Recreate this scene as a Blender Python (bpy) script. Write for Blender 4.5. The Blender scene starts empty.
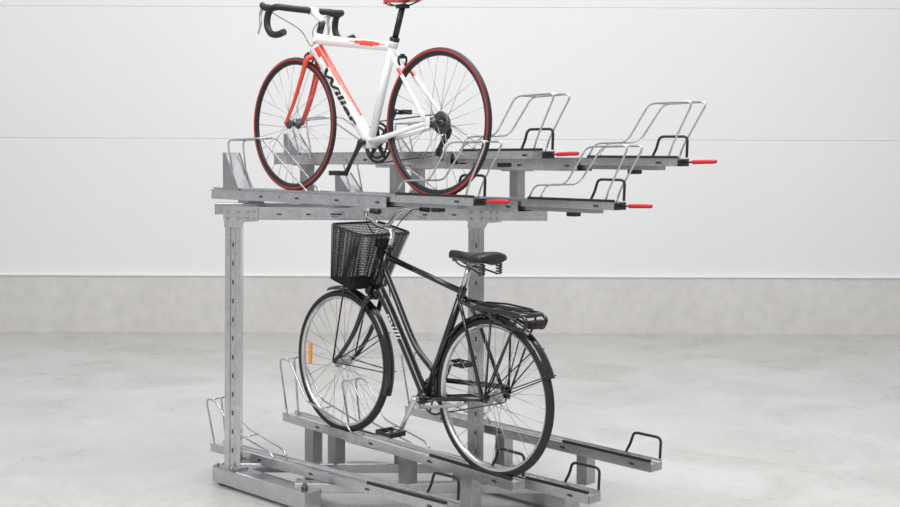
import bpy, math
from math import pi, sin, cos, radians, sqrt, atan2
from mathutils import Vector, Matrix

scene = bpy.context.scene
coll = scene.collection
scene.view_settings.view_transform = 'Standard'
V = Vector
TH = radians(46)
UX, UY = cos(TH), -sin(TH)          # tray direction, towards the user end
VX, VY = sin(TH), cos(TH)           # sideways direction

# ------------------------------------------------------------------ materials
def mat(name, col, rough=.5, metal=0.0, noise=0.0, nscale=30, bump=0.0, bscale=80, coat=0.0, spec=.5):
    m = bpy.data.materials.new(name); m.use_nodes = True
    nt = m.node_tree; b = nt.nodes['Principled BSDF']
    b.inputs['Roughness'].default_value = rough
    b.inputs['Metallic'].default_value = metal
    b.inputs['Specular IOR Level'].default_value = spec
    b.inputs['Coat Weight'].default_value = coat
    tc = nt.nodes.new('ShaderNodeTexCoord')
    n = nt.nodes.new('ShaderNodeTexNoise'); n.inputs['Scale'].default_value = nscale
    n.inputs['Detail'].default_value = 5
    nt.links.new(tc.outputs['Object'], n.inputs['Vector'])
    r = nt.nodes.new('ShaderNodeValToRGB')
    a = max(noise, 0.01)
    r.color_ramp.elements[0].position = .3; r.color_ramp.elements[1].position = .7
    r.color_ramp.elements[0].color = (*[c*(1-a) for c in col], 1)
    r.color_ramp.elements[1].color = (*[min(1, c*(1+a)) for c in col], 1)
    nt.links.new(n.outputs['Fac'], r.inputs['Fac'])
    nt.links.new(r.outputs['Color'], b.inputs['Base Color'])
    if bump > 0:
        n2 = nt.nodes.new('ShaderNodeTexNoise'); n2.inputs['Scale'].default_value = bscale
        bp = nt.nodes.new('ShaderNodeBump'); bp.inputs['Strength'].default_value = bump
        bp.inputs['Distance'].default_value = .01
        nt.links.new(tc.outputs['Object'], n2.inputs['Vector'])
        nt.links.new(n2.outputs['Fac'], bp.inputs['Height'])
        nt.links.new(bp.outputs['Normal'], b.inputs['Normal'])
    return m

def galv(name, base=.5, rough=.3):
    m = mat(name, (base, base*1.014, base*1.035), rough, .9, .08, 18, .02, 90)
    nt = m.node_tree; b = nt.nodes['Principled BSDF']
    ramp = [x for x in nt.nodes if x.type == 'VALTORGB'][0]
    tc = [x for x in nt.nodes if x.type == 'TEX_COORD'][0]
    vo = nt.nodes.new('ShaderNodeTexVoronoi'); vo.inputs['Scale'].default_value = 90
    nt.links.new(tc.outputs['Object'], vo.inputs['Vector'])
    bw = nt.nodes.new('ShaderNodeRGBToBW'); nt.links.new(vo.outputs['Color'], bw.inputs['Color'])
    mx = nt.nodes.new('ShaderNodeMix'); mx.data_type = 'RGBA'; mx.blend_type = 'MULTIPLY'
    mx.inputs['Factor'].default_value = .16
    nt.links.new(ramp.outputs['Color'], mx.inputs[6]); nt.links.new(bw.outputs['Val'], mx.inputs[7])
    nt.links.new(mx.outputs[2], b.inputs['Base Color'])
    return m

GALV = galv('galvanised_steel', .60, .24)
GALV2 = galv('galvanised_steel_dull', .44, .32)
WIRE = mat('zinc_wire', (.58, .59, .60), .22, .95, .08, 40)
SPOKE = mat('steel_spoke', (.40, .40, .41), .3, .9, .05, 40)
RUBBER = mat('black_rubber', (.014, .014, .015), .55, 0, .2, 60)
PLASTIC = mat('black_plastic', (.014, .014, .016), .4, 0, .1, 60)
REDP = mat('red_plastic', (.55, .02, .03), .4, 0, .05, 40)
WHITE = mat('white_paint', (.84, .84, .84), .25, 0, .02, 20, coat=.5)
REDPAINT = mat('red_paint', (.80, .055, .025), .28, 0, .03, 20, coat=.5)
REDTIRE = mat('red_tyre', (.42, .03, .03), .6, 0, .1, 60)
BLACKPAINT = mat('black_paint', (.007, .007, .009), .16, 0, .1, 20, coat=.5)
CHROME = mat('polished_aluminium', (.66, .66, .67), .22, .95, .04, 30)
ALU = mat('dull_aluminium', (.50, .50, .51), .4, .8, .06, 30)
DARKRIM = mat('black_rim', (.02, .02, .022), .3, .2, .1, 30)
DARKSTEEL = mat('dark_steel', (.10, .10, .105), .4, .8, .15, 80)
ORANGE = mat('orange_reflector', (.9, .35, .03), .2, 0, .05, 60)
REDLAMP = mat('red_lens', (.03, .006, .006), .15, 0, .05, 60)
GREYPL = mat('grey_plastic', (.14, .14, .15), .5, 0, .05, 60)
LETTERB = mat('black_lettering', (.01, .01, .01), .4)
LETTERW = mat('white_lettering', (.8, .8, .8), .4)
STICKER = mat('label_grey', (.42, .44, .47), .4)
LABELINK = mat('label_ink', (.03, .035, .05), .4)

# ------------------------------------------------------------------ mesh builder
def catmull(pts, n=6, closed=False):
    P = [V(p) for p in pts]; out = []
    N = len(P); segs = N if closed else N-1
    for i in range(segs):
        p1 = P[i]; p2 = P[(i+1) % N]
        p0 = P[(i-1) % N] if (closed or i > 0) else p1*2-p2
        p3 = P[(i+2) % N] if (closed or i+2 < N) else p2*2-p1
        for k in range(n):
            t = k/n
            out.append(.5*((2*p1)+(-p0+p2)*t+(2*p0-5*p1+4*p2-p3)*t*t+(-p0+3*p1-3*p2+p3)*t**3))
    if not closed: out.append(P[-1])
    return out

def rounded(pts, rad=.02, n=4, closed=False):
    P = [V(p) for p in pts]; out = []
    N = len(P)
    for i in range(N):
        if not closed and i in (0, N-1):
            out.append(P[i]); continue
        a = P[(i-1) % N]; b = P[i]; c = P[(i+1) % N]
        d1 = min(rad, (a-b).length*.45); d2 = min(rad, (c-b).length*.45)
        s = b+(a-b).normalized()*d1; e = b+(c-b).normalized()*d2
        for k in range(n+1):
            t = k/n
            out.append(s*(1-t)**2+b*2*t*(1-t)+e*t*t)
    return out

class MB:
    def __init__(s): s.v = []; s.f = []; s.m = []; s.s = []
    def add(s, vs, fs, mi=0, sm=True):
        o = len(s.v); s.v += [V(p) for p in vs]
        for k, f in enumerate(fs):
            s.f.append([i+o for i in f])
            s.m.append(mi[k] if isinstance(mi, list) else mi)
            s.s.append(sm[k] if isinstance(sm, list) else sm)
    def tube(s, pts, r, n=10, closed=False, mi=0, ringmat=None, flat=1.0):
        P = [V(p) for p in pts]; N = len(P)
        R = r if isinstance(r, (list, tuple)) else [r]*N
        if len(R) < N: R = list(R)+[R[-1]]*(N-len(R))
        T = []
        for i in range(N):
            if closed: t = P[(i+1) % N]-P[i-1]
            else: t = P[min(i+1, N-1)]-P[max(i-1, 0)]
            T.append(t.normalized())
        up = V((0, 1, 0)) if abs(T[0].y) < .9 else V((0, 0, 1))
        nrm = (up-T[0]*up.dot(T[0])).normalized()
        vs = []; fs = []; ms = []
        for i in range(N):
            nrm = (nrm-T[i]*nrm.dot(T[i])).normalized()
            bn = T[i].cross(nrm)
            for k in range(n):
                a = 2*pi*k/n
                vs.append(P[i]+(nrm*cos(a)*flat+bn*sin(a))*R[i])
        for i in range(N if closed else N-1):
            j = (i+1) % N
            for k in range(n):
                l = (k+1) % n
                fs.append([i*n+k, i*n+l, j*n+l, j*n+k]); ms.append(ringmat(k, i) if ringmat else mi)
        sm = [True]*len(fs)
        if not closed:
            fs.append(list(range(n))[::-1]); fs.append([(N-1)*n+k for k in range(n)])
            ms += [mi, mi]; sm += [False, False]
        s.add(vs, fs, ms, sm)
    def cyl(s, a, b, r, n=14, mi=0): s.tube([a, b], r, n, mi=mi)
    def box(s, c, size, M=None, mi=0):
        x, y, z = [d/2 for d in size]
        vs = [V((i*x, j*y, k*z)) for i in (-1, 1) for j in (-1, 1) for k in (-1, 1)]
        if M: vs = [M @ p for p in vs]
        vs = [p+V(c) for p in vs]
        s.add(vs, [[0, 1, 3, 2], [4, 6, 7, 5], [0, 4, 5, 1], [2, 3, 7, 6], [0, 2, 6, 4], [1, 5, 7, 3]], mi, False)
    def beam(s, a, b, w, h, mi=0):
        a = V(a); b = V(b); d = (b-a); L = d.length; d.normalize()
        up = V((0, 0, 1)) if abs(d.z) < .95 else V((1, 0, 0))
        y = up.cross(d).normalized(); z = d.cross(y)
        M = Matrix((d, y, z)).transposed()
        s.box((a+b)/2, (L, w, h), M, mi)
    def prism(s, poly, ax, lo, hi, mi=0):
        def mk(p, t):
            return {'x': (t, p[0], p[1]), 'y': (p[0], t, p[1]), 'z': (p[0], p[1], t)}[ax]
        n = len(poly)
        vs = [mk(p, lo) for p in poly]+[mk(p, hi) for p in poly]
        fs = [[i, (i+1) % n, n+(i+1) % n, n+i] for i in range(n)]
        fs += [list(range(n))[::-1], [n+i for i in range(n)]]
        s.add(vs, fs, mi, False)
    def lathe(s, prof, N=64, closed=True, c=(0, 0, 0), mfun=None, mi=0):
        n = len(prof); vs = []; fs = []; ms = []
        for i in range(N):
            a = 2*pi*i/N
            for r, y in prof: vs.append(V((r*cos(a)+c[0], y+c[1], r*sin(a)+c[2])))
        for i in range(N):
            j = (i+1) % N
            for k in range(n if closed else n-1):
                l = (k+1) % n
                fs.append([i*n+k, j*n+k, j*n+l, i*n+l]); ms.append(mfun(k) if mfun else mi)
        s.add(vs, fs, ms, True)
    def slot(s, c, L, h, ny, mi=1):
        pts = []
        for k in range(7):
            a = -pi/2+pi*k/6; pts.append((c[0]+L/2+h/2*cos(a), c[2]+h/2*sin(a)))
        for k in range(7):
            a = pi/2+pi*k/6; pts.append((c[0]-L/2+h/2*cos(a), c[2]+h/2*sin(a)))
        s.prism(pts, 'y', min(c[1], c[1]+ny*.0012), max(c[1], c[1]+ny*.0012), mi)
    def obj(s, name, parent, mats, bevel=0, center=True, label=None, loc=None):
        me = bpy.data.meshes.new(name)
        c = V((0, 0, 0))
        if center:
            lo = V([min(p[i] for p in s.v) for i in range(3)]); hi = V([max(p[i] for p in s.v) for i in range(3)])
            c = (lo+hi)/2
        me.from_pydata([tuple(p-c) for p in s.v], [], s.f)
        if not isinstance(mats, (list, tuple)): mats = [mats]
        for m in mats: me.materials.append(m)
        me.polygons.foreach_set('material_index', s.m)
        me.polygons.foreach_set('use_smooth', s.s)
        me.update()
        import bmesh
        bm = bmesh.new(); bm.from_mesh(me)
        bmesh.ops.recalc_face_normals(bm, faces=bm.faces); bm.to_mesh(me); bm.free()
        o = bpy.data.objects.new(name, me); coll.objects.link(o)
        o.location = c+(V(loc) if loc else V((0, 0, 0)))
        if parent: o.parent = parent
        if bevel:
            b = o.modifiers.new('bevel', 'BEVEL'); b.width = bevel; b.segments = 2; b.limit_method = 'ANGLE'
            b.angle_limit = radians(50)
        if label: o['label'] = label
        return o

def text_mesh(body, size, shear=0.0, bold=.0):
    cu = bpy.data.curves.new('t', 'FONT'); cu.body = body; cu.size = size; cu.shear = shear
    cu.align_x = 'CENTER'; cu.align_y = 'CENTER'; cu.offset = bold; cu.resolution_u = 3
    t = bpy.data.objects.new('t', cu); coll.objects.link(t)
    bpy.context.view_layer.update()
    me = bpy.data.meshes.new_from_object(t.evaluated_get(bpy.context.evaluated_depsgraph_get()))
    import bmesh
    bm = bmesh.new(); bm.from_mesh(me)
    bmesh.ops.triangulate(bm, faces=bm.faces)
    for _ in range(2):
        es = [e for e in bm.edges if e.calc_length() > size*.12]
        if es: bmesh.ops.subdivide_edges(bm, edges=es, cuts=2)
        bmesh.ops.triangulate(bm, faces=bm.faces)
    vs = [v.co.copy() for v in bm.verts]; bm.verts.index_update(); fs = [[v.index for v in f.verts] for f in bm.faces]
    bm.free()
    bpy.data.objects.remove(t); bpy.data.meshes.remove(me)
    return vs, fs

def tube_text(parent, body, p0, p1, r, size, m, at=.5, shear=.2, bold=.0, phi=0.0, xs=1.0, flat=1.0):
    """lettering wrapped on the left (+y) side of a tube; p0->p1 reading direction, (x,z) pairs"""
    vs, fs = text_mesh(body, size, shear, bold)
    a = V((p0[0], 0, p0[1])); b = V((p1[0], 0, p1[1])); t = (b-a).normalized()
    c = a.lerp(b, at)
    n = V((t.z, 0, -t.x))
    ym = (max(p.y for p in vs)+min(p.y for p in vs))/2
    out = []
    for p in vs:
        an = (p.y-ym)/r+radians(phi)
        out.append(c+t*p.x*xs+n*(r+.0014)*sin(an)+V((0, (r*flat+.0014)*cos(an), 0)))
    mb = MB(); mb.add(out, fs, 0, False)
    o = mb.obj('lettering', parent, m); o.location -= parent.location
    return o

def empty(name, M, label, cat):
    o = bpy.data.objects.new(name, None); coll.objects.link(o); o.matrix_world = M
    o.empty_display_size = .1
    o['label'] = label; o['category'] = cat
    return o

def frameM(X, Y, Z, tilt=0.0):
    """local x = away from the user end, local y = towards camera side, z up"""
    x = V((-UX, -UY, 0)); x = (x+V((0, 0, tilt))).normalized()
    y = V((-VX, -VY, 0)); z = x.cross(y)
    M = Matrix((x, y, z)).transposed().to_4x4(); M.translation = V((X, Y, Z))
    return M
def uv(U, Vv): return (U*UX+Vv*VX, U*UY+Vv*VY)

# ------------------------------------------------------------------ room
def concrete(name, dark, light, scale, fine, rough0, rough1, spec):
    m = mat(name, (.6, .59, .575), .32, 0, .0, 1, .02, 6, spec=spec)
    nt = m.node_tree; b = nt.nodes['Principled BSDF']
    tc = [x for x in nt.nodes if x.type == 'TEX_COORD'][0]
    ramp = [x for x in nt.nodes if x.type == 'VALTORGB'][0]
    n1 = [x for x in nt.nodes if x.type == 'TEX_NOISE'][0]
    n1.inputs['Scale'].default_value = scale; n1.inputs['Detail'].default_value = 12; n1.inputs['Roughness'].default_value = .64
    n1.inputs['Distortion'].default_value = .9
    ramp.color_ramp.elements[0].color = (*dark, 1); ramp.color_ramp.elements[0].position = .34
    ramp.color_ramp.elements[1].color = (*light, 1); ramp.color_ramp.elements[1].position = .62
    n3 = nt.nodes.new('ShaderNodeTexNoise'); n3.inputs['Scale'].default_value = fine; n3.inputs['Detail'].default_value = 6
    nt.links.new(tc.outputs['Object'], n3.inputs['Vector'])
    r3 = nt.nodes.new('ShaderNodeValToRGB')
    r3.color_ramp.elements[0].color = (.91, .91, .91, 1); r3.color_ramp.elements[0].position = .38
    r3.color_ramp.elements[1].color = (1, 1, 1, 1); r3.color_ramp.elements[1].position = .58
    nt.links.new(n3.outputs['Fac'], r3.inputs['Fac'])
    mx = nt.nodes.new('ShaderNodeMix'); mx.data_type = 'RGBA'; mx.blend_type = 'MULTIPLY'; mx.inputs['Factor'].default_value = .7
    nt.links.new(ramp.outputs['Color'], mx.inputs[6]); nt.links.new(r3.outputs['Color'], mx.inputs[7])
    nt.links.new(mx.outputs[2], b.inputs['Base Color'])
    rr = nt.nodes.new('ShaderNodeMapRange'); rr.inputs['To Min'].default_value = rough0; rr.inputs['To Max'].default_value = rough1
    nt.links.new(n1.outputs['Fac'], rr.inputs['Value']); nt.links.new(rr.outputs['Result'], b.inputs['Roughness'])
    return m

def room():
    m = concrete('polished_concrete', (.425, .415, .40), (.53, .522, .508), 1.5, 18, .16, .46, .45)
    mb = MB(); mb.box((0, 4.5, -.05), (26, 15, .1))
    f = mb.obj('floor', None, m); f['kind'] = 'structure'; f['label'] = 'pale grey polished concrete floor'
    W = mat('white_wall_panel', (.765, .768, .772), .5, 0, .012, .6)
    YW = 11.6
    g = .006
    prof = [(YW+.2, .5), (YW, .5)]
    for z in (1.722, 2.90, 4.08):
        prof += [(YW, z-.007), (YW+g, z-.004), (YW+g, z+.004), (YW, z+.007)]
    prof += [(YW, 5.2), (YW+.2, 5.2)]
    mb = MB(); mb.prism(prof, 'x', -13, 13)
    w = mb.obj('wall_back', None, W); w['kind'] = 'structure'; w['label'] = 'white insulated wall panels with thin horizontal joints'
    C = concrete('concrete_plinth', (.60, .585, .565), (.655, .64, .62), 1.2, 9, .6, .8, .3)
    mb = MB(); mb.box((0, YW+.09, .25), (26, .22, .5))
    p = mb.obj('baseboard_back', None, C); p['kind'] = 'structure'; p['label'] = 'bare concrete plinth along the wall'
    mb = MB(); mb.box((0, YW-.015, .506), (26, .035, .010))
    p = mb.obj('trim_1', None, mat('white_flashing', (.8, .81, .82), .4)); p['kind'] = 'structure'; p['label'] = 'white metal flashing above the plinth'
room()

# ------------------------------------------------------------------ wheels
def wheel(parent, cx, cz, R, tr, tiremats, tmf, rimmat, rimdepth, spokemat, nsp, hubmat, hubr=.018, yaw=0):
    mb = MB(); Ro = R-tr*1.55; w = tr*.8
    mb.lathe([(Ro, -w), (Ro+.003, -w), (Ro+.003, w), (Ro, w), (Ro-rimdepth*.6, w*.75), (Ro-rimdepth, w*.3), (Ro-rimdepth, -w*.3), (Ro-rimdepth*.6, -w*.75)], 72)
    wh = mb.obj('wheel', parent, rimmat, center=False, loc=(cx, 0, cz))
    wh.rotation_euler = (0, 0, yaw)
    mb = MB(); n = 16
    mb.lathe([(R-tr+tr*cos(2*pi*k/n), tr*sin(2*pi*k/n)) for k in range(n)], 80, mfun=tmf)
    mb.obj('tyre', wh, tiremats, center=False)
    mb = MB()
    mb.lathe([(.004, -.05), (hubr*.6, -.048), (hubr*.6, -.034), (hubr+.006, -.032), (hubr+.006, -.026), (hubr*.7, -.02), (hubr*.7, .02), (hubr+.006, .026), (hubr+.006, .032), (hubr*.6, .034), (hubr*.6, .048), (.004, .05)], 24, closed=False)
    mb.obj('hub', wh, hubmat, center=False)
    meshes = []
    ri = Ro-rimdepth+.002
    for side in (-1, 1):
        for off in (-1, 1):
            m2 = MB(); a = off*radians(72)
            m2.tube([((hubr+.003)*cos(a), side*.029, (hubr+.003)*sin(a)), (ri, 0, 0)], .0012, 5)
            o = m2.obj('spoke', wh, spokemat, center=False); meshes.append(o)
    for i in range(nsp):
        q = meshes[(i % 2)*2+(i//2) % 2]
        if i < 4 and not q.get('used'):
            o = q; o['used'] = 1
        else:
            o = q.copy(); coll.objects.link(o)
        o.rotation_euler = (0, 2*pi*i/nsp, 0)
    for o in list(wh.children):
        if 'used' in o: del o['used']
    return wh

def saddle(name, parent, cx, cz, L, W, mats, topf=None, thick=.03, drop=.03):
    sec = [(-.5, .62, .004), (-.46, .9, .010), (-.38, 1., .012), (-.25, .98, .008), (-.1, .74, .0), (.05, .44, -.004), (.2, .28, -.003), (.35, .22, .0), (.46, .17, -.002), (.5, .08, -.008)]
    n = 12; vs = []; fs = []; ms = []
    for t, w, z in sec:
        hw = W/2*w; dd = drop*(.55+.45*w)
        for k in range(n+1):
            a = -pi/2+pi*k/n
            y = hw*sin(a); zz = z-dd*(1-cos(a)**.6 if cos(a) > 0 else 1)
            vs.append((cx+t*L, y, cz+zz))
        for k in range(n+1):
            a = pi/2-pi*k/n
            y = hw*.8*sin(a)
            zz = z-dd*1.05-.002-thick*.2*cos(a)
            vs.append((cx+t*L, y, cz+zz))
    R = 2*(n+1)
    for i in range(len(sec)-1):
        for k in range(R):
            l = (k+1) % R
            fs.append([i*R+k, i*R+l, (i+1)*R+l, (i+1)*R+k]); ms.append(0 if not topf else topf(k, i))
    fs.append(list(range(R))); fs.append([(len(sec)-1)*R+k for k in range(R)]); ms += [0, 0]
    mb = MB(); mb.add(vs, fs, ms, True)
    return mb.obj(name, parent, mats)

def arm(parent, bx, bz, side, dx, dz, ymat, y0=.06, L=.17):
    mb = MB(); y = side*y0
    mb.tube([(bx, side*.03, bz), (bx, y, bz)], .012, 10)
    mb.tube([(bx-dx*.10*L, y, bz-dz*.10*L), (bx, y, bz), (bx+dx*L*.2, y+side*.002, bz+dz*L*.2), (bx+dx*L*.6, y+side*.008, bz+dz*L*.6), (bx+dx*L, y+side*.012, bz+dz*L), (bx+dx*L*1.08, y+side*.012, bz+dz*L*1.08)], [.012, .019, .014, .011, .013, .008], 12, flat=.6)
    mb.cyl((bx, y+side*.004, bz), (bx, y+side*.014, bz), .010, 12)
    mb.obj('crank_arm', parent, ymat)
    return (bx+dx*L, y+side*.02, bz+dz*L)

def pedal(parent, p, side, m1, m2, w=.085, l=.075):
    mb = MB(); x, y, z = p
    mb.tube([(x, y-side*.01, z), (x, y+side*(w+.005), z)], .006, 8, mi=1)
    for s in (-1, 1):
        mb.box((x+s*l/2, y+side*(w/2+.008), z), (.014, w, .022))
    for k in (0, .5, 1):
        mb.box((x, y+side*(.012+(w-.008)*k), z), (l, .007, .018))
    mb.obj('pedal', parent, [m1, m2], bevel=.002)

# ------------------------------------------------------------------ white road bicycle
def road_bike():
    X, Y = uv(-4.182, 3.98)
    B = empty('bicycle', frameM(X-.016, Y, 1.416, .006), 'white and red drop-bar road bicycle standing on upper rack tray', 'bicycle')
    R = .335
    hubR = (0, R); hubF = (1.048, R); BB = (.455, .245); ST = (.293, .71); HT = (.847, .775); HB = (.886, .678)
    P = lambda p, y=0: V((p[0], y, p[1]))
    mb = MB()
    ax = (P(HB)-P(HT)).normalized()
    mb.tube([P(HT)-ax*.006, P(HT)+ax*.05, P(HB)+ax*.004], [.026, .022, .026], 16, mi=0)
    pts = [P((.852, .748)).lerp(P((.300, .686)), t) for t in [i/28 for i in range(29)]]
    def tm_(k, i):
        # flush flash that tapers to points, nearer the seat (24 facets round)
        j = abs(i-19)
        w = {0: 3, 1: 3, 2: 3, 3: 2, 4: 2, 5: 1, 6: 1}.get(j, 0)
        return 1 if w and ((k-22) % 24 < w or (22-k) % 24 < w) else 0
    mb.tube(pts, [.026-.006*i/28 for i in range(29)], 24, mi=0, ringmat=tm_, flat=.85)
    D0 = (.868, .708)
    dn = [P(D0).lerp(P(BB), i/40) for i in range(41)]
    def dm(k, i):
        # red panel along the upper edge of the tube, narrowing towards the crank (32 facets)
        if i < 1: return 0
        lo = 23 - (0 if i > 4 else 1)
        hi = 31 if i < 5 else (29 if i < 10 else (28 if i < 18 else (27 if i < 25 else (26 if i < 31 else 0))))
        return 1 if lo-2 <= k < hi else 0
    mb.tube(dn, [.036-.004*i/40 for i in range(41)], 32, mi=0, ringmat=dm, flat=.8)
    mb.tube([P(BB), P(ST)], .0195, 16, mi=0)
    mb.tube([P((.302, .684)), P(ST)+V((-.004, 0, .012))], .0225, 16, mi=0)
    mb.cyl(P(BB, -.036), P(BB, .036), .028, 18)
    for s in (-1, 1):
        mb.tube([P((.43, .25), s*.022), P((.30, .272), s*.036), P((.015, .33), s*.064)], [.015, .013, .009], 10)
        ss = [P((.305, .672), s*.012), P((.25, .61), s*.03), P((.13, .477), s*.048), P((.012, .345), s*.064)]
        mb.tube(catmull(ss, 4), .0095, 10, ringmat=lambda k, i: 1 if i == 5 else 0)
        mb.prism([(-.014, .322), (.02, .325), (.024, .345), (.0, .362), (-.016, .345)], 'y', s*.062-.003, s*.062+.003)
    fr = mb.obj('frame', B, [WHITE, REDPAINT], label='white painted frame with red flashes')
    tube_text(fr, 'Wilier', D0, BB, .0350, .060, LETTERB, .50, .25, .0018, -6, 2.35, .80)
    tube_text(fr, 'W', HT, HB, .0225, .035, REDPAINT, .5, 0, .001, 20)
    # fork
    mb = MB()
    cr = P((.893, .662))
    mb.tube([P(HB)+ax*.004, cr+ax*.006], .023, 14)
    for s in (-1, 1):
        leg = [cr+V((-.002, s*.012, .002)), cr+V((.006, s*.036, -.012)), P((.93, .56), s*.045), P((.985, .44), s*.049), P(hubF, s*.052)]
        L = catmull(leg, 5); mb.tube(L, [.022-.010*i/(len(L)-1) for i in range(len(L))], 12, flat=.65)
    mb.obj('fork', B, REDPAINT, label='red painted fork')
    # stem and bar
    mb = MB()
    mb.tube([P(HT)-ax*.006, P((.823, .835))], .017, 12, mi=1)
    mb.tube([P((.818, .832)), P((.90, .893))], .0165, 12, mi=0)
    mb.cyl(P((.90, .893), -.024), P((.90, .893), .024), .02, 14)
    mb.obj('stem', B, [WHITE, PLASTIC])
    mb = MB()
    half = [(.845, .215, .772), (.90, .215, .762), (.955, .213, .772), (.985, .212, .81), (.985, .211, .855), (.965, .208, .888), (.925, .2, .898), (.905, .175, .896), (.90, .12, .894)]
    pts = [V(p) for p in half]+[V((.90, 0, .893))]+[V((p[0], -p[1], p[2])) for p in half[::-1]]
    mb.tube(catmull(pts, 5), .0165, 12)
    mb.obj('handlebar', B, RUBBER, label='black taped drop handlebar')
    for s in (-1, 1):
        mb = MB()
        mb.tube(catmull([(.955, s*.209, .893), (.99, s*.211, .898), (1.02, s*.211, .905), (1.035, s*.211, .925)], 4), [.016, .017, .018, .018, .017, .017, .017, .016, .016, .016, .015, .013, .008], 12)
        mb.tube(catmull([(1.028, s*.211, .90), (1.045, s*.211, .87), (1.04, s*.213, .82), (1.055, s*.215, .775)], 4), [.011]*4+[.009]*5+[.006]*4, 10, mi=1, flat=.6)
        mb.obj('brake_lever', B, [RUBBER, ALU])
    for s in (-1, 1):
        mb = MB()
        mb.tube(catmull([(1.02, s*.205, .90), (1.0, s*.13, .86), (.95, s*.04, .80), (.90, s*.022, .73), (.86, s*.02, .70)], 6), .0022, 6)
        mb.obj('cable', B, PLASTIC)
    # seatpost & saddle
    mb = MB(); mb.tube([P(ST)+V((-.002, 0, .005)), P((.238, .865))], .0145, 14)
    mb.tube([P(ST)+V((-.001, 0, .002)), P(ST)+V((-.006, 0, .018))], .0235, 14)
    mb.box(P((.236, .868)), (.05, .04, .018))
    for s in (-1, 1):
        mb.tube(catmull([(.345, s*.01, .892), (.30, s*.022, .875), (.22, s*.022, .873), (.15, s*.03, .892)], 4), .0035, 6)
    mb.obj('seatpost', B, PLASTIC)
    sd = saddle('saddle', B, .228, .920, .275, .14, [REDPAINT, PLASTIC], topf=lambda k, i: 1 if 3 < k < 9 else 0)
    sd['label'] = 'red and black racing saddle'
    tm = lambda k: 1 if k in (3, 4, 11, 12) else 0
    for hx in (0, 1.048):
        w = wheel(B, hx, R, R, .0125, [RUBBER, REDTIRE], tm, DARKRIM, .018, SPOKE, 28, DARKSTEEL)
        w['label'] = 'narrow spoked wheel with red-lined black tyre'
    # drivetrain on far side
    mb = MB()
    for r, y in ((.098, -.046), (.078, -.040)):
        mb.lathe([(r, y-.0015), (r, y+.0015), (r-.012, y+.0015), (r-.012, y-.0015)], 48, c=(BB[0], 0, BB[1]))
    for k in range(5):
        a = 2*pi*k/5+.3
        mb.tube([P(BB, -.043), (BB[0]+.088*cos(a), -.043, BB[1]+.088*sin(a))], [.014, .007], 8)
    mb.obj('chainring', B, PLASTIC)
    dx, dz = .53, -.848
    for s in (1, -1):
        p = arm(B, BB[0], BB[1], s, dx*s, dz*s, PLASTIC)
        pedal(B, p, s, PLASTIC, CHROME, .06, .06)
    mb = MB()
    for i, r in enumerate([.052, .047, .042, .038, .034, .030, .027]):
        mb.lathe([(r, -.022-i*.0032), (r, -.0235-i*.0032), (.012, -.0235-i*.0032), (.012, -.022-i*.0032)], 24, c=(0, 0, R))
    mb.obj('cassette', B, DARKSTEEL)
    mb = MB()
    c1 = V((.0, -.042, .26)); c2 = V((.035, -.042, .205))
    mb.tube([(0.0, -.06, R), (-.012, -.064, .30), (-.008, -.058, .275), c1], [.010, .013, .012, .012], 10)
    for yy in (-.048, -.036):
        mb.prism([(c1.x-.014, c1.z), (c1.x, c1.z+.014), (c2.x+.016, c2.z), (c2.x+.004, c2.z-.014)], 'y', yy-.001, yy+.001)
    for c in (c1, c2): mb.lathe([(.019, -.045), (.019, -.039), (.005, -.039), (.005, -.045)], 18, c=(c.x, 0, c.z))
    mb.obj('rear_derailleur', B, PLASTIC)
    mb = MB()
    mb.tube([(BB[0]+.01, -.043, BB[1]+.098), (-.002, -.036, R+.042)], .0035, 6)
    mb.tube([(BB[0]+.005, -.043, BB[1]-.098), (.045, -.042, .19)], .0035, 6)
    mb.tube(catmull([(.045, -.042, .19), (.02, -.042, .186), (.012, -.042, .21), (.02, -.042, .25), (-.005, -.042, .285), (-.035, -.036, .31), (-.042, -.036, .345), (-.02, -.036, .372), (-.002, -.036, R+.042)], 4), .0035, 6)
    mb.obj('chain', B, DARKSTEEL)
    # calipers: compact arms hugging the tyre
    for (x, z, d, r0) in ((.925, .672, 1, .028), (.235, .632, -1, .024)):
        mb = MB()
        for s in (-1, 1):
            mb.tube(catmull([(x, 0, z+.010), (x, s*.020, z+.006), (x, s*r0, z-.014), (x, s*.016, z-.034)], 4), .0055, 8)
        mb.box((x, 0, z+.008), (.016, .016, .022))
        mb.obj('brake_caliper', B, PLASTIC)
    return B
road_bike()

# ------------------------------------------------------------------ black city bicycle
def arc_strip(mb, cx, cz, R, a0, a1, w, n=28, mi=0):
    vs = []; fs = []; m = 7
    for i in range(n+1):
        a = radians(a0+(a1-a0)*i/n)
        for layer in (0, 1):
            for k in range(m):
                t = -1+2*k/(m-1)
                r = R-.016*t*t*1.1-layer*.002
                vs.append((cx+r*cos(a), t*w/2, cz+r*sin(a)))
    q = 2*m
    for i in range(n):
        for k in range(m-1):
            fs.append([i*q+k, i*q+k+1, (i+1)*q+k+1, (i+1)*q+k])
            fs.append([i*q+m+k, (i+1)*q+m+k, (i+1)*q+m+k+1, i*q+m+k+1])
        for k in (0, m-1):
            fs.append([i*q+k, (i+1)*q+k, (i+1)*q+m+k, i*q+m+k])
    mb.add(vs, fs, mi, True)

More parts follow.
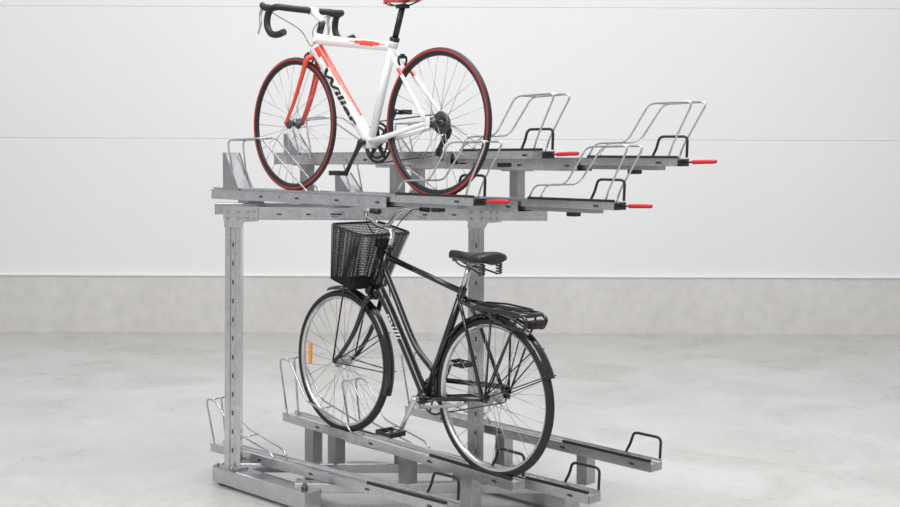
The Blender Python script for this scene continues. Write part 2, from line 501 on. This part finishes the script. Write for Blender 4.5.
def city_bike():
    X, Y = uv(-3.83, 3.98)
    B = empty('bicycle', frameM(X-.022, Y, .245, .035), 'black city bicycle with wire basket and rear carrier on lower tray', 'bicycle')
    R = .338
    BB = (.42, .262); ST = (.199, .78); HT = (.70, .898); HB = (.771, .704); FH = (1.006, R)
    P = lambda p, y=0: V((p[0], y, p[1]))
    mb = MB()
    ax = (P(HB)-P(HT)).normalized()
    mb.tube([P(HT), P(HB)], .021, 16)
    for p in (HT, HB): mb.tube([P(p)-ax*.01, P(p)+ax*.01], .024, 16)
    mb.tube([P((.712, .868)), P((.208, .762))], .0135, 14)
    mb.tube(catmull([P((.762, .728)), P((.66, .60)), P((.53, .42)), P(BB)], 5), .022, 16)
    mb.tube(catmull([P((.728, .815)), P((.64, .69)), P((.50, .49)), P((.365, .385))], 5), .0145, 14)
    mb.tube([P(BB), P(ST)], .0175, 14)
    mb.cyl(P(BB, -.038), P(BB, .038), .025, 18)
    for s in (-1, 1):
        mb.tube([P((.40, .265), s*.025), P((.29, .285), s*.043), P((.0, R), s*.068)], .010, 10)
        mb.tube([P((.215, .75), s*.016), P((.15, .65), s*.04), P((.0, R), s*.068)], .0085, 10)
        mb.prism([(-.03, R-.012), (.02, R-.014), (.02, R+.012), (-.0, R+.02), (-.03, R+.01)], 'y', s*.068-.003, s*.068+.003)
    fr = mb.obj('frame', B, BLACKPAINT, label='glossy black steel frame')
    tube_text(fr, 'milli', (.70, .65), (.53, .42), .0225, .044, LETTERW, .38, .35, .000, 5, 1.9)
    # fork
    mb = MB()
    cr = P(HB)+ax*.03
    mb.tube([P(HB), cr+ax*.01], .02, 12)
    for s in (-1, 1):
        leg = catmull([cr+V((0, s*.015, 0)), cr+V((.01, s*.045, -.02)), P((.86, .51), s*.052), P((.94, .40), s*.055), P(FH, s*.057)], 5)
        mb.tube(leg, [.014-.005*i/(len(leg)-1) for i in range(len(leg))], 12)
    mb.obj('fork', B, BLACKPAINT)
    # stem, handlebar
    mb = MB()
    mb.tube([P(HT)-ax*.01, P((.672, .975))], .0125, 12)
    mb.tube(catmull([P((.674, .965)), P((.69, .99)), P((.725, 1.0))], 4), .013, 12)
    mb.obj('stem', B, CHROME)
    mb = MB()
    half = [(.60, .150, 1.088), (.65, .152, 1.088), (.70, .142, 1.086), (.74, .10, 1.066), (.745, .05, 1.020)]
    pts = [V(p) for p in half]+[V((.735, 0, 1.003))]+[V((p[0], -p[1], p[2])) for p in half[::-1]]
    mb.tube(catmull(pts, 6), .0100, 12)
    mb.obj('handlebar', B, CHROME)
    for s in (-1, 1):
        mb = MB(); mb.tube([(.595, s*.150, 1.088), (.65, s*.152, 1.088)], .0125, 12)
        mb.obj('grip', B, RUBBER)
        mb = MB(); mb.tube(catmull([(.695, s*.14, 1.082), (.69, s*.145, 1.06), (.64, s*.155, 1.048), (.60, s*.158, 1.042)], 4), .004, 8)
        mb.obj('brake_lever', B, CHROME)
        mb = MB()
        mb.tube(catmull([(.695, s*.135, 1.08), (.735, s*.10, 1.02), (.735, s*.03, .93), (.735, s*.025, .82), (.70, s*.02, .68)], 6), .0025, 6)
        mb.obj('cable', B, PLASTIC)
    # basket
    mb = MB()
    z0, z1 = .727, .985
    def ring(t):
        hx = .080+.034*t; hy = .110+.040*t; xc = .905-.078*t; z = z0+(z1-z0)*t; tl = .035
        return [(xc-hx, -hy, z-tl*.5), (xc+hx, -hy, z+tl*.5), (xc+hx, hy, z+tl*.5), (xc-hx, hy, z-tl*.5)]
    NR = 32
    for i in range(NR+1):
        mb.tube(rounded(ring(i/NR), .03, 3, True), .0021, 4, closed=True)
    top = ring(1); bot = ring(0)
    for i in range(4):
        a, b = V(top[i]), V(top[(i+1) % 4]); c, d = V(bot[i]), V(bot[(i+1) % 4])
        n = int((a-b).length/.0090)
        for k in range(1, n):
            mb.tube([c.lerp(d, k/n), a.lerp(b, k/n)], .0019, 4)
    a, b, c, d = [V(p) for p in bot]
    for k in range(1, 22): mb.tube([a.lerp(b, k/22), d.lerp(c, k/22)], .0019, 4)
    for k in range(1, 28): mb.tube([a.lerp(d, k/28), b.lerp(c, k/28)], .0019, 4)
    bk = mb.obj('basket', B, PLASTIC, label='black wire mesh front basket')
    mb = MB(); mb.tube(rounded(ring(1.01), .035, 4, True), .0065, 8, closed=True)
    o = mb.obj('basket_rim', bk, PLASTIC); o.location -= bk.location
    mb = MB(); mb.box((.726, 0, .93), (.02, .10, .04)); mb.box((.722, 0, .90), (.03, .06, .09))
    mb.obj('basket_bracket', B, PLASTIC)
    for s in (-1, 1):
        mb = MB(); mb.tube([(.90, s*.09, .724), (.95, s*.075, .56), (1.0, s*.066, R+.01)], .004, 8)
        mb.obj('basket_stay', B, PLASTIC)
    mb = MB(); mb.tube([(.79, .0, .70), (.83, 0, .70)], [.03, .024], 14); mb.obj('headlamp', B, PLASTIC)
    # seatpost and saddle
    mb = MB(); mb.tube([P(ST)-V((-.003, 0, .01)), P((.168, .880))], .0135, 12); mb.obj('seatpost', B, CHROME)
    sd = saddle('saddle', B, .15, .940, .28, .18, [PLASTIC], thick=.04, drop=.036); sd['label'] = 'padded black sprung saddle'
    under = saddle('saddle_base', sd, .145, .912, .25, .15, [GREYPL], thick=.04, drop=.010); under.location -= sd.location
    for s in (-1, 1):
        mb = MB()
        mb.tube(catmull([(.26, s*.012, .905), (.20, s*.022, .880), (.12, s*.03, .872), (.05, s*.050, .856)], 4), .0040, 6)
        coil = [(.04+.012*cos(a), s*.052+.012*sin(a), .854+.046*a/(2*pi*4)) for a in [2*pi*4*k/48 for k in range(49)]]
        mb.tube(coil, .0036, 6)
        o = mb.obj('saddle_spring', sd, DARKSTEEL); o.location -= sd.location
    # fenders
    mb = MB(); arc_strip(mb, 0, R, R+.022, -8, 158, .056)
    mb.obj('mudguard', B, BLACKPAINT)
    mb = MB(); arc_strip(mb, FH[0], R, R+.024, 72, 198, .052)
    mb.obj('mudguard', B, BLACKPAINT)
    for s in (-1, 1):
        for a in (112, 136, 156):
            mb = MB()
            mb.tube([(0, s*.066, R), ((R+.010)*cos(radians(a)), s*.03, R+(R+.010)*sin(radians(a)))], .0028, 6)
            mb.obj('mudguard_stay', B, PLASTIC)
        for a in (180, 150):
            mb = MB()
            mb.tube([(FH[0], s*.06, R), (FH[0]+(R+.012)*cos(radians(a)), s*.028, R+(R+.012)*sin(radians(a)))], .0028, 6)
            mb.obj('mudguard_stay', B, PLASTIC)
    # carrier
    mb = MB(); zc = .714; xe = -.215
    mb.tube(rounded([(.17, -.03, zc+.01), (.09, -.058, zc), (xe, -.060, zc), (xe, .060, zc), (.09, .058, zc), (.17, .03, zc+.01)], .03, 4), .0095, 10)
    mb.tube([(.17, -.03, zc+.01), (.205, -.012, zc+.025)], .008, 8); mb.tube([(.17, .03, zc+.01), (.205, .012, zc+.025)], .008, 8)
    for y in (-.025, .025): mb.tube([(.09, y, zc), (xe, y, zc)], .006, 8)
    for x in (.09, -.01, -.11): mb.tube([(x, -.058, zc), (x, .058, zc)], .007, 8)
    for s in (-1, 1):
        mb.tube([(-.02, s*.072, R), (-.03, s*.060, zc)], .005, 8)
        mb.tube([(-.02, s*.072, R), (-.17, s*.060, zc-.03), (-.17, s*.060, zc)], .005, 8)
        mb.tube(rounded([(xe+.01, s*.060, zc), (xe-.02, s*.060, zc-.02), (xe, s*.060, zc-.06), (xe+.12, s*.060, zc-.05), (.05, s*.060, zc-.0)], .015, 3), .008, 8)
    mb.obj('luggage_carrier', B, BLACKPAINT, label='black tubular rear luggage carrier')
    mb = MB(); mb.tube(rounded([(.09, .03, zc+.014), (-.03, .035, zc+.022), (-.19, .03, zc+.016), (-.19, -.03, zc+.016), (-.03, -.035, zc+.022), (.09, -.03, zc+.014)], .02, 4), .0045, 8)
    mb.obj('carrier_clamp', B, PLASTIC)
    mb = MB(); mb.box((xe-.015, 0, zc-.036), (.03, .08, .034)); mb.box((xe-.032, 0, zc-.036), (.006, .05, .02), mi=1)
    mb.obj('rear_light', B, [PLASTIC, REDLAMP], bevel=.004)
    # wheels
    for hx in (0, FH[0]):
        w = wheel(B, hx, R, R, .018, [RUBBER], lambda k: 0, CHROME, .014, SPOKE, 32, ALU, .022)
        w['label'] = 'spoked wheel with black tyre and silver rim'
    mb = MB(); mb.box((FH[0]+.245, .006, R+.0), (.02, .012, .10)); mb.obj('wheel_reflector', B, ORANGE, bevel=.003)
    mb = MB(); mb.cyl((0, .034, R), (0, .05, R), .028, 24); mb.tube([(0, .055, R), (.16, .055, R-.05)], .005, 8)
    mb.obj('hub_brake', B, ALU)
    # drivetrain
    mb = MB(); mb.lathe([(.085, -.052), (.085, -.048), (.076, -.048), (.076, -.052)], 40, c=(BB[0], 0, BB[1]))
    for k in range(5):
        a = 2*pi*k/5; mb.tube([P(BB, -.05), (BB[0]+.078*cos(a), -.05, BB[1]+.078*sin(a))], .005, 6)
    mb.obj('chainring', B, DARKSTEEL)
    mb = MB()
    g = [(BB[0]+.09*cos(radians(a)), BB[1]+.09*sin(radians(a))) for a in range(20, 101, 10)]+[(0, R+.048), (-.03, R+.03)]
    gi = [(BB[0]+.068*cos(radians(a)), BB[1]+.068*sin(radians(a))) for a in range(20, 101, 10)]+[(0, R+.026), (-.02, R+.015)]
    mb.prism(g+gi[::-1], 'y', -.068, -.056)
    mb.obj('chain_guard', B, BLACKPAINT)
    mb = MB()
    mb.tube([(BB[0], -.05, BB[1]+.084), (0, -.05, R+.032)], .0035, 6)
    mb.tube([(BB[0], -.05, BB[1]-.084), (0, -.05, R-.032)], .0035, 6)
    mb.tube([(0, -.05, R+.032), (-.022, -.05, R+.022), (-.032, -.05, R), (-.022, -.05, R-.022), (0, -.05, R-.032)], .0035, 6)
    mb.obj('chain', B, DARKSTEEL)
    dx, dz = .42, -.905
    for s in (1, -1):
        p = arm(B, BB[0], BB[1], s, dx*s, dz*s, CHROME, .07, .165)
        pedal(B, p, s, PLASTIC, CHROME, .09, .09)
    mb = MB(); mb.tube(catmull([(.10, .075, R-.03), (.16, .085, R-.055), (.36, .09, R-.095)], 4), .007, 10)
    mb.obj('kickstand', B, ALU)
    return B
city_bike()

# ------------------------------------------------------------------ rack
O = V((-.3, 6.1, 0))
RACK = empty('bicycle_rack', Matrix.Translation(O), 'galvanised steel two-tier bicycle rack with angled sliding trays', 'bicycle rack')
def rp(*p): return V(p)-O
ROW = 6.29
PX = (-1.042, .128)
UP = [(.129, 5.59, 1.425, 1.97, .001), (.4216, 5.59, 1.628, 1.90, -.008), (.731, 5.59, 1.408, 1.96, 0), (1.0017, 5.59, 1.597, 1.96, 0)]
LOW = [(.018, 5.36, .176, 1.72, -.016), (.290, 5.426, .258, 1.58, .033), (.608, 5.43, .202, 1.58, .0), (.898, 5.636, .285, 1.58, .012)]
TB = 1.350   # top of the upper beam
def channel(w, h, th, lip):
    a = w/2
    return [(-a-lip, 0), (-a-lip, -th), (-a, -th), (-a, -h), (a, -h), (a, -th), (a+lip, -th), (a+lip, 0),
            (a-th, 0), (a-th-.003, -.008), (.026, -.012), (-.026, -.012), (-a+th+.003, -.008), (-a+th, 0)]

def black_loop(par):
    mb = MB(); y = -.034
    mb.tube(rounded([(.19, y, .004), (.165, y, .045), (.15, y, .095), (-.0, y, .095), (.005, y, .004)], .025, 5), .0062, 10)
    mb.obj('retaining_loop', par, RUBBER, label='black rubber-coated steel loop')
    mb = MB()
    mb.box((.25, .038, .005), (.50, .014, .013))
    mb.obj('rubber_strip', par, RUBBER, bevel=.003, label='black rubber edge strip')

def tray(spec, upper, idx):
    X, Y, Z, L, t = spec
    H = .034 if upper else .044
    mb = MB(); mb.prism(channel(.080, H, .003, .007), 'x', 0, L)
    mb.slot((.10, .040, -H*.55), .02, .010, 1)
    if not upper:
        for k in (.5, .9, 1.3): mb.slot((k, .040, -H*.55), .02, .010, 1)
    o = mb.obj('tray', RACK, [GALV, DARKSTEEL], bevel=0, center=False, label='galvanised wheel channel tray')
    o.matrix_local = Matrix.Translation(-O) @ frameM(X, Y, Z, t)
    if upper:
        mb = MB()
        a = .55; b0 = -.062
        mb.prism([(-.054, -.014), (-.054, b0), (.054, b0), (.054, -.014), (.064, -.014), (.064, -.011), (.051, -.011), (.051, b0+.003), (-.051, b0+.003), (-.051, -.011), (-.064, -.011), (-.064, -.014)], 'x', a, L)
        for x in (a+.06, a+.36, L-.75, L-.45): mb.slot((x, .054, -.038), .02, .010, 1)
        for x in (a+.20, L-.60): mb.cyl((x, .054, -.038), (x, .059, -.038), .007, 6)
        mb.obj('guide_rail', o, [GALV, DARKSTEEL])
        mb = MB(); mb.box((.42, 0, -.043), (.62, .05, .018)); mb.obj('slide', o, GALV2)
        mb = MB()
        mb.box((-.004, 0, -.018), (.008, .066, .030), mi=1)
        mb.tube([(-.008, 0, -.016), (-.05, 0, -.015)], .0045, 10, mi=1)
        mb.tube(catmull([(-.045, 0, -.015), (-.06, 0, -.015), (-.12, 0, -.013), (-.17, 0, -.012)], 4), [.006]*3+[.0092]*9+[.007], 12, mi=0)
        mb.obj('handle', o, [REDP, PLASTIC], label='red plastic grip handle')
        mb = MB(); mb.box((.26, .0, -.060), (.05, .045, .022)); mb.obj('catch', o, PLASTIC, bevel=.004)
        mb = MB()
        for s in (-1, 1):
            mb.tube(rounded([(.50, s*.040, -.005), (.455, s*.040, .065), (.27, s*.044, .07), (.14, s*.052, .238), (-.09, s*.052, .243), (.03, s*.040, .05), (.05, s*.040, -.005)], .035, 5), .0045, 8)
        mb.tube([(.12, -.052, .239), (.12, .052, .239)], .0040, 8)
        mb.tube([(-.06, -.052, .242), (-.06, .052, .242)], .0040, 8)
        mb.obj('wheel_guide', o, WIRE)
        hh = .25 if idx == 0 else .17
        mb = MB()
        for s in (-1, 1):
            mb.tube(rounded([(L-.20, s*.040, -.005), (L-.14, s*.048, hh), (L-.44, s*.048, hh+.012), (L-.78, s*.040, .02), (L-.82, s*.040, -.005)], .04, 5), .0047, 8)
        mb.tube([(L-.16, -.048, hh+.001), (L-.16, .048, hh+.001)], .0042, 8)
        mb.tube([(L-.41, -.048, hh+.011), (L-.41, .048, hh+.011)], .0042, 8)
        mb.obj('wheel_hoop', o, WIRE)
        ph = .185 if idx == 0 else .10
        mb = MB()
        x0 = L-.22 if idx == 0 else L-.2
        mb.beam((x0, 0, -.01), (x0+.11, 0, ph), .085, .004)
        for s in (-1, 1):
            mb.prism([(x0-.06, -.06), (x0+.12, -.06), (x0+.12, -.0), (x0+.125, ph), (x0+.100, ph)], 'y', s*.046-.0015, s*.046+.0015)
        mb.obj('end_bracket', o, GALV2)
    else:
        h = .215 if idx == 0 else .265
        mb = MB()
        for s in (-1, 1):
            mb.tube(rounded([(L-.03, s*.035, -.005), (L+.03, s*.045, h), (L-.05, s*.045, h+.005), (L-.20, s*.045, .09), (L-.50, s*.04, .03), (L-.54, s*.036, -.004)], .03, 5), .0050, 8)
        zt = h+.001
        mb.tube([(L-.0, -.045, zt), (L-.0, .045, zt)], .0042, 8)
        mb.tube([(L-.30, -.043, .072), (L-.30, .043, .072)], .0042, 8)
        mb.obj('wheel_hoop', o, WIRE)
        mb = MB(); mb.box((-.002, 0, -.026), (.004, .074, .032)); mb.obj('end_cap', o, GALV2)
    black_loop(o)
    return o
for i, sp in enumerate(UP): tray(sp, True, i)
for i, sp in enumerate(LOW): tray(sp, False, i)

for x in PX:
    mb = MB(); w = .076; zt = TB-.004
    hw = w/2; th = .006
    # folded upright with a recessed front channel
    prof = [(-hw, -hw), (-.013, -hw), (-.010, -hw+.007), (.010, -hw+.007), (.013, -hw), (hw, -hw), (hw, hw), (-hw, hw), (-hw, hw-.022), (-hw+th, hw-.022), (-hw+th, hw-th), (hw-th, hw-th), (hw-th, -hw+th+.006), (-hw+th, -hw+th+.006), (-hw+th, -hw+.026), (-hw, -hw+.026)]
    mb.prism([(x-O.x+a, ROW-O.y+b) for a, b in prof], 'z', .09, zt)
    for k in range(12):
        z = .18+k*.09
        mb.box(rp(x, ROW-hw+.0065, z), (.008, .0012, .022), mi=1)
    mb.obj('post', RACK, [GALV, DARKSTEEL, GALV2])
    d = V((UX, UY, 0))
    a = V((x, ROW, .052))-d*.11; b = V((x, ROW, .052))+d*.62
    mb = MB(); mb.beam(a-O, b-O, .10, .078)
    mb.obj('foot', RACK, GALV, bevel=.005)
    mb = MB()
    c = V((x, ROW, 0))
    mb.box(c+V((0, 0, .095))-O, (.15, .13, .008), Matrix.Rotation(-TH, 3, 'Z'))
    for sx in (-1, 1):
        for sy in (-1, 1):
            q = c+d*.06*sx+V((VX, VY, 0))*.052*sy
            mb.cyl(q+V((0, 0, .098))-O, q+V((0, 0, .112))-O, .009, 6)
    mb.obj('base_plate', RACK, GALV2)
    for k in (-.06, .56):
        q = c+d*k
        mb = MB(); mb.cyl(q-O, q+V((0, 0, .014))-O, .035, 20); mb.cyl(q+V((0, 0, .012))-O, q+V((0, 0, .118))-O, .009, 10)
        mb.cyl(q+V((0, 0, .092))-O, q+V((0, 0, .104))-O, .016, 6)
        mb.obj('levelling_foot', RACK, DARKSTEEL)
    mb = MB()
    mb.prism([(x-.042-O.x, TB-.095), (x+.042-O.x, TB-.095), (x+.055-O.x, TB-.070), (x+.12-O.x, TB-.066), (x+.12-O.x, TB), (x-.042-O.x, TB)], 'y', ROW-.046-O.y, ROW-.040-O.y)
    for q in (-.025, .025, .07, .10):
        mb.cyl(rp(x+q, ROW-.056, TB-.050), rp(x+q, ROW-.046, TB-.050), .008, 6, mi=1)
        mb.cyl(rp(x+q, ROW-.056, TB-.018), rp(x+q, ROW-.046, TB-.018), .008, 6, mi=1)
    mb.obj('corner_bracket', RACK, [GALV, GALV2])
# top beam
mb = MB()
bz = TB; bh = .060
bp = [(-.035, bz), (.035, bz), (.035, bz-bh), (.012, bz-bh), (.012, bz-bh+.004), (.031, bz-bh+.004), (.031, bz-.004), (-.031, bz-.004), (-.031, bz-bh+.004), (-.012, bz-bh+.004), (-.012, bz-bh), (-.035, bz-bh)]
mb.prism([(p[0]+ROW-O.y, p[1]) for p in bp], 'x', -1.09-O.x, .47-O.x)
for k in range(8):
    if k == 2: continue
    mb.slot((-.82+k*.14-O.x, ROW-.035-O.y, TB-.032), .016, .008, -1)
mb.obj('top_beam', RACK, [GALV, DARKSTEEL])
mb = MB(); mb.box(rp(-.545, ROW-.0375, TB-.034), (.075, .003, .034))
mb.box(rp(-.545, ROW-.0395, TB-.031), (.055, .002, .008), mi=1); mb.box(rp(-.553, ROW-.0395, TB-.043), (.035, .002, .003), mi=1)
mb.obj('maker_plate', RACK, [STICKER, LABELINK], label='small grey maker plate')
def at_row(sp, yr):
    k = (yr-sp[1])/(-UY); return sp[0]-UX*k, sp[2]+sp[4]*k
R45 = Matrix.Rotation(-TH, 3, 'Z')
GR = .062
R2 = 6.80
for sp in UP:
    for yr in (ROW, R2):
        x, z = at_row(sp, yr)
        hgt = z-GR-TB
        mb = MB()
        if hgt > .05:
            for s in (-1, 1):
                mb.box(rp(x, yr, TB+hgt/2)+R45 @ V((0, s*.026, 0)), (.05, .004, hgt), R45)
            mb.box(rp(x, yr, TB+hgt/2)+R45 @ V((.023, 0, 0)), (.004, .052, hgt), R45)
            mb.box(rp(x, yr, TB+.004), (.11, .09, .006), R45); mb.box(rp(x, yr, z-GR-.003), (.12, .10, .006), R45)
        else:
            mb.box(rp(x, yr, TB+hgt/2), (.09, .10, max(hgt, .004)), R45)
        mb.obj('riser', RACK, GALV2)
mb = MB(); mb.box(rp(-.60, R2, TB-.03), (1.25, .06, .06)); mb.obj('top_beam', RACK, GALV2, bevel=.004)
for x in (-.98, .0):
    mb = MB(); mb.beam(rp(x, ROW, TB-.035), rp(x, R2, TB-.035), .04, .05)
    mb.obj('side_arm', RACK, GALV2)
for yr, x0, x1 in ((ROW, -1.05, .35), (5.92, -.70, .62)):
    mb = MB(); mb.box(rp((x0+x1)/2, yr, .095), (x1-x0, .06, .045)); mb.obj('cross_member', RACK, GALV, bevel=.004)
    for sp in LOW:
        x, z = at_row(sp, yr)
        zt = z-.044
        zb = .117
        mb = MB()
        hh = max(.006, zt-zb)
        mb.box(rp(x, yr, zt-hh/2), (.06, .06, hh), R45)
        mb.obj('tray_support', RACK, GALV2)
for sp in (LOW[1],):
    for k in (.28, 1.38):
        x = sp[0]-UX*k; y = sp[1]-UY*k; z = sp[2]+sp[4]*k-.044
        mb = MB(); mb.box(rp(x, y, z/2+.004), (.07, .06, z-.008), R45); mb.box(rp(x, y, .004), (.12, .12, .008), R45)
        mb.obj('leg', RACK, GALV2, bevel=.004)

# ------------------------------------------------------------------ light
w = bpy.data.worlds.new('w'); scene.world = w; w.use_nodes = True
bg = w.node_tree.nodes['Background']; bg.inputs[0].default_value = (.98, .985, 1, 1); bg.inputs[1].default_value = .60
def area(loc, rot, sx, sy, e, col=(1, 1, 1)):
    l = bpy.data.lights.new('ceiling_light', 'AREA'); l.shape = 'RECTANGLE'; l.size = sx; l.size_y = sy; l.energy = e; l.color = col
    o = bpy.data.objects.new('ceiling_light', l); coll.objects.link(o); o.location = loc; o.rotation_euler = rot
area((0.5, 5.6, 5.2), (0, 0, 0), 4, 2.5, 250)
area((-3, 1.0, 5.0), (radians(45), radians(-20), 0), 3, 3, 190)
area((0, 9.0, 5.4), (radians(20), 0, 0), 12, 1.5, 110)

# ------------------------------------------------------------------ camera
cd = bpy.data.cameras.new('camera'); cam = bpy.data.objects.new('camera', cd); coll.objects.link(cam)
cd.sensor_width = 36; cd.lens = 52; cd.shift_y = -103.5/900
M = Matrix.Rotation(pi/2, 4, 'X') @ Matrix.Rotation(.0035, 4, 'Z'); M.translation = V((0, 0, 1.63))
cam.matrix_world = M
scene.camera = cam
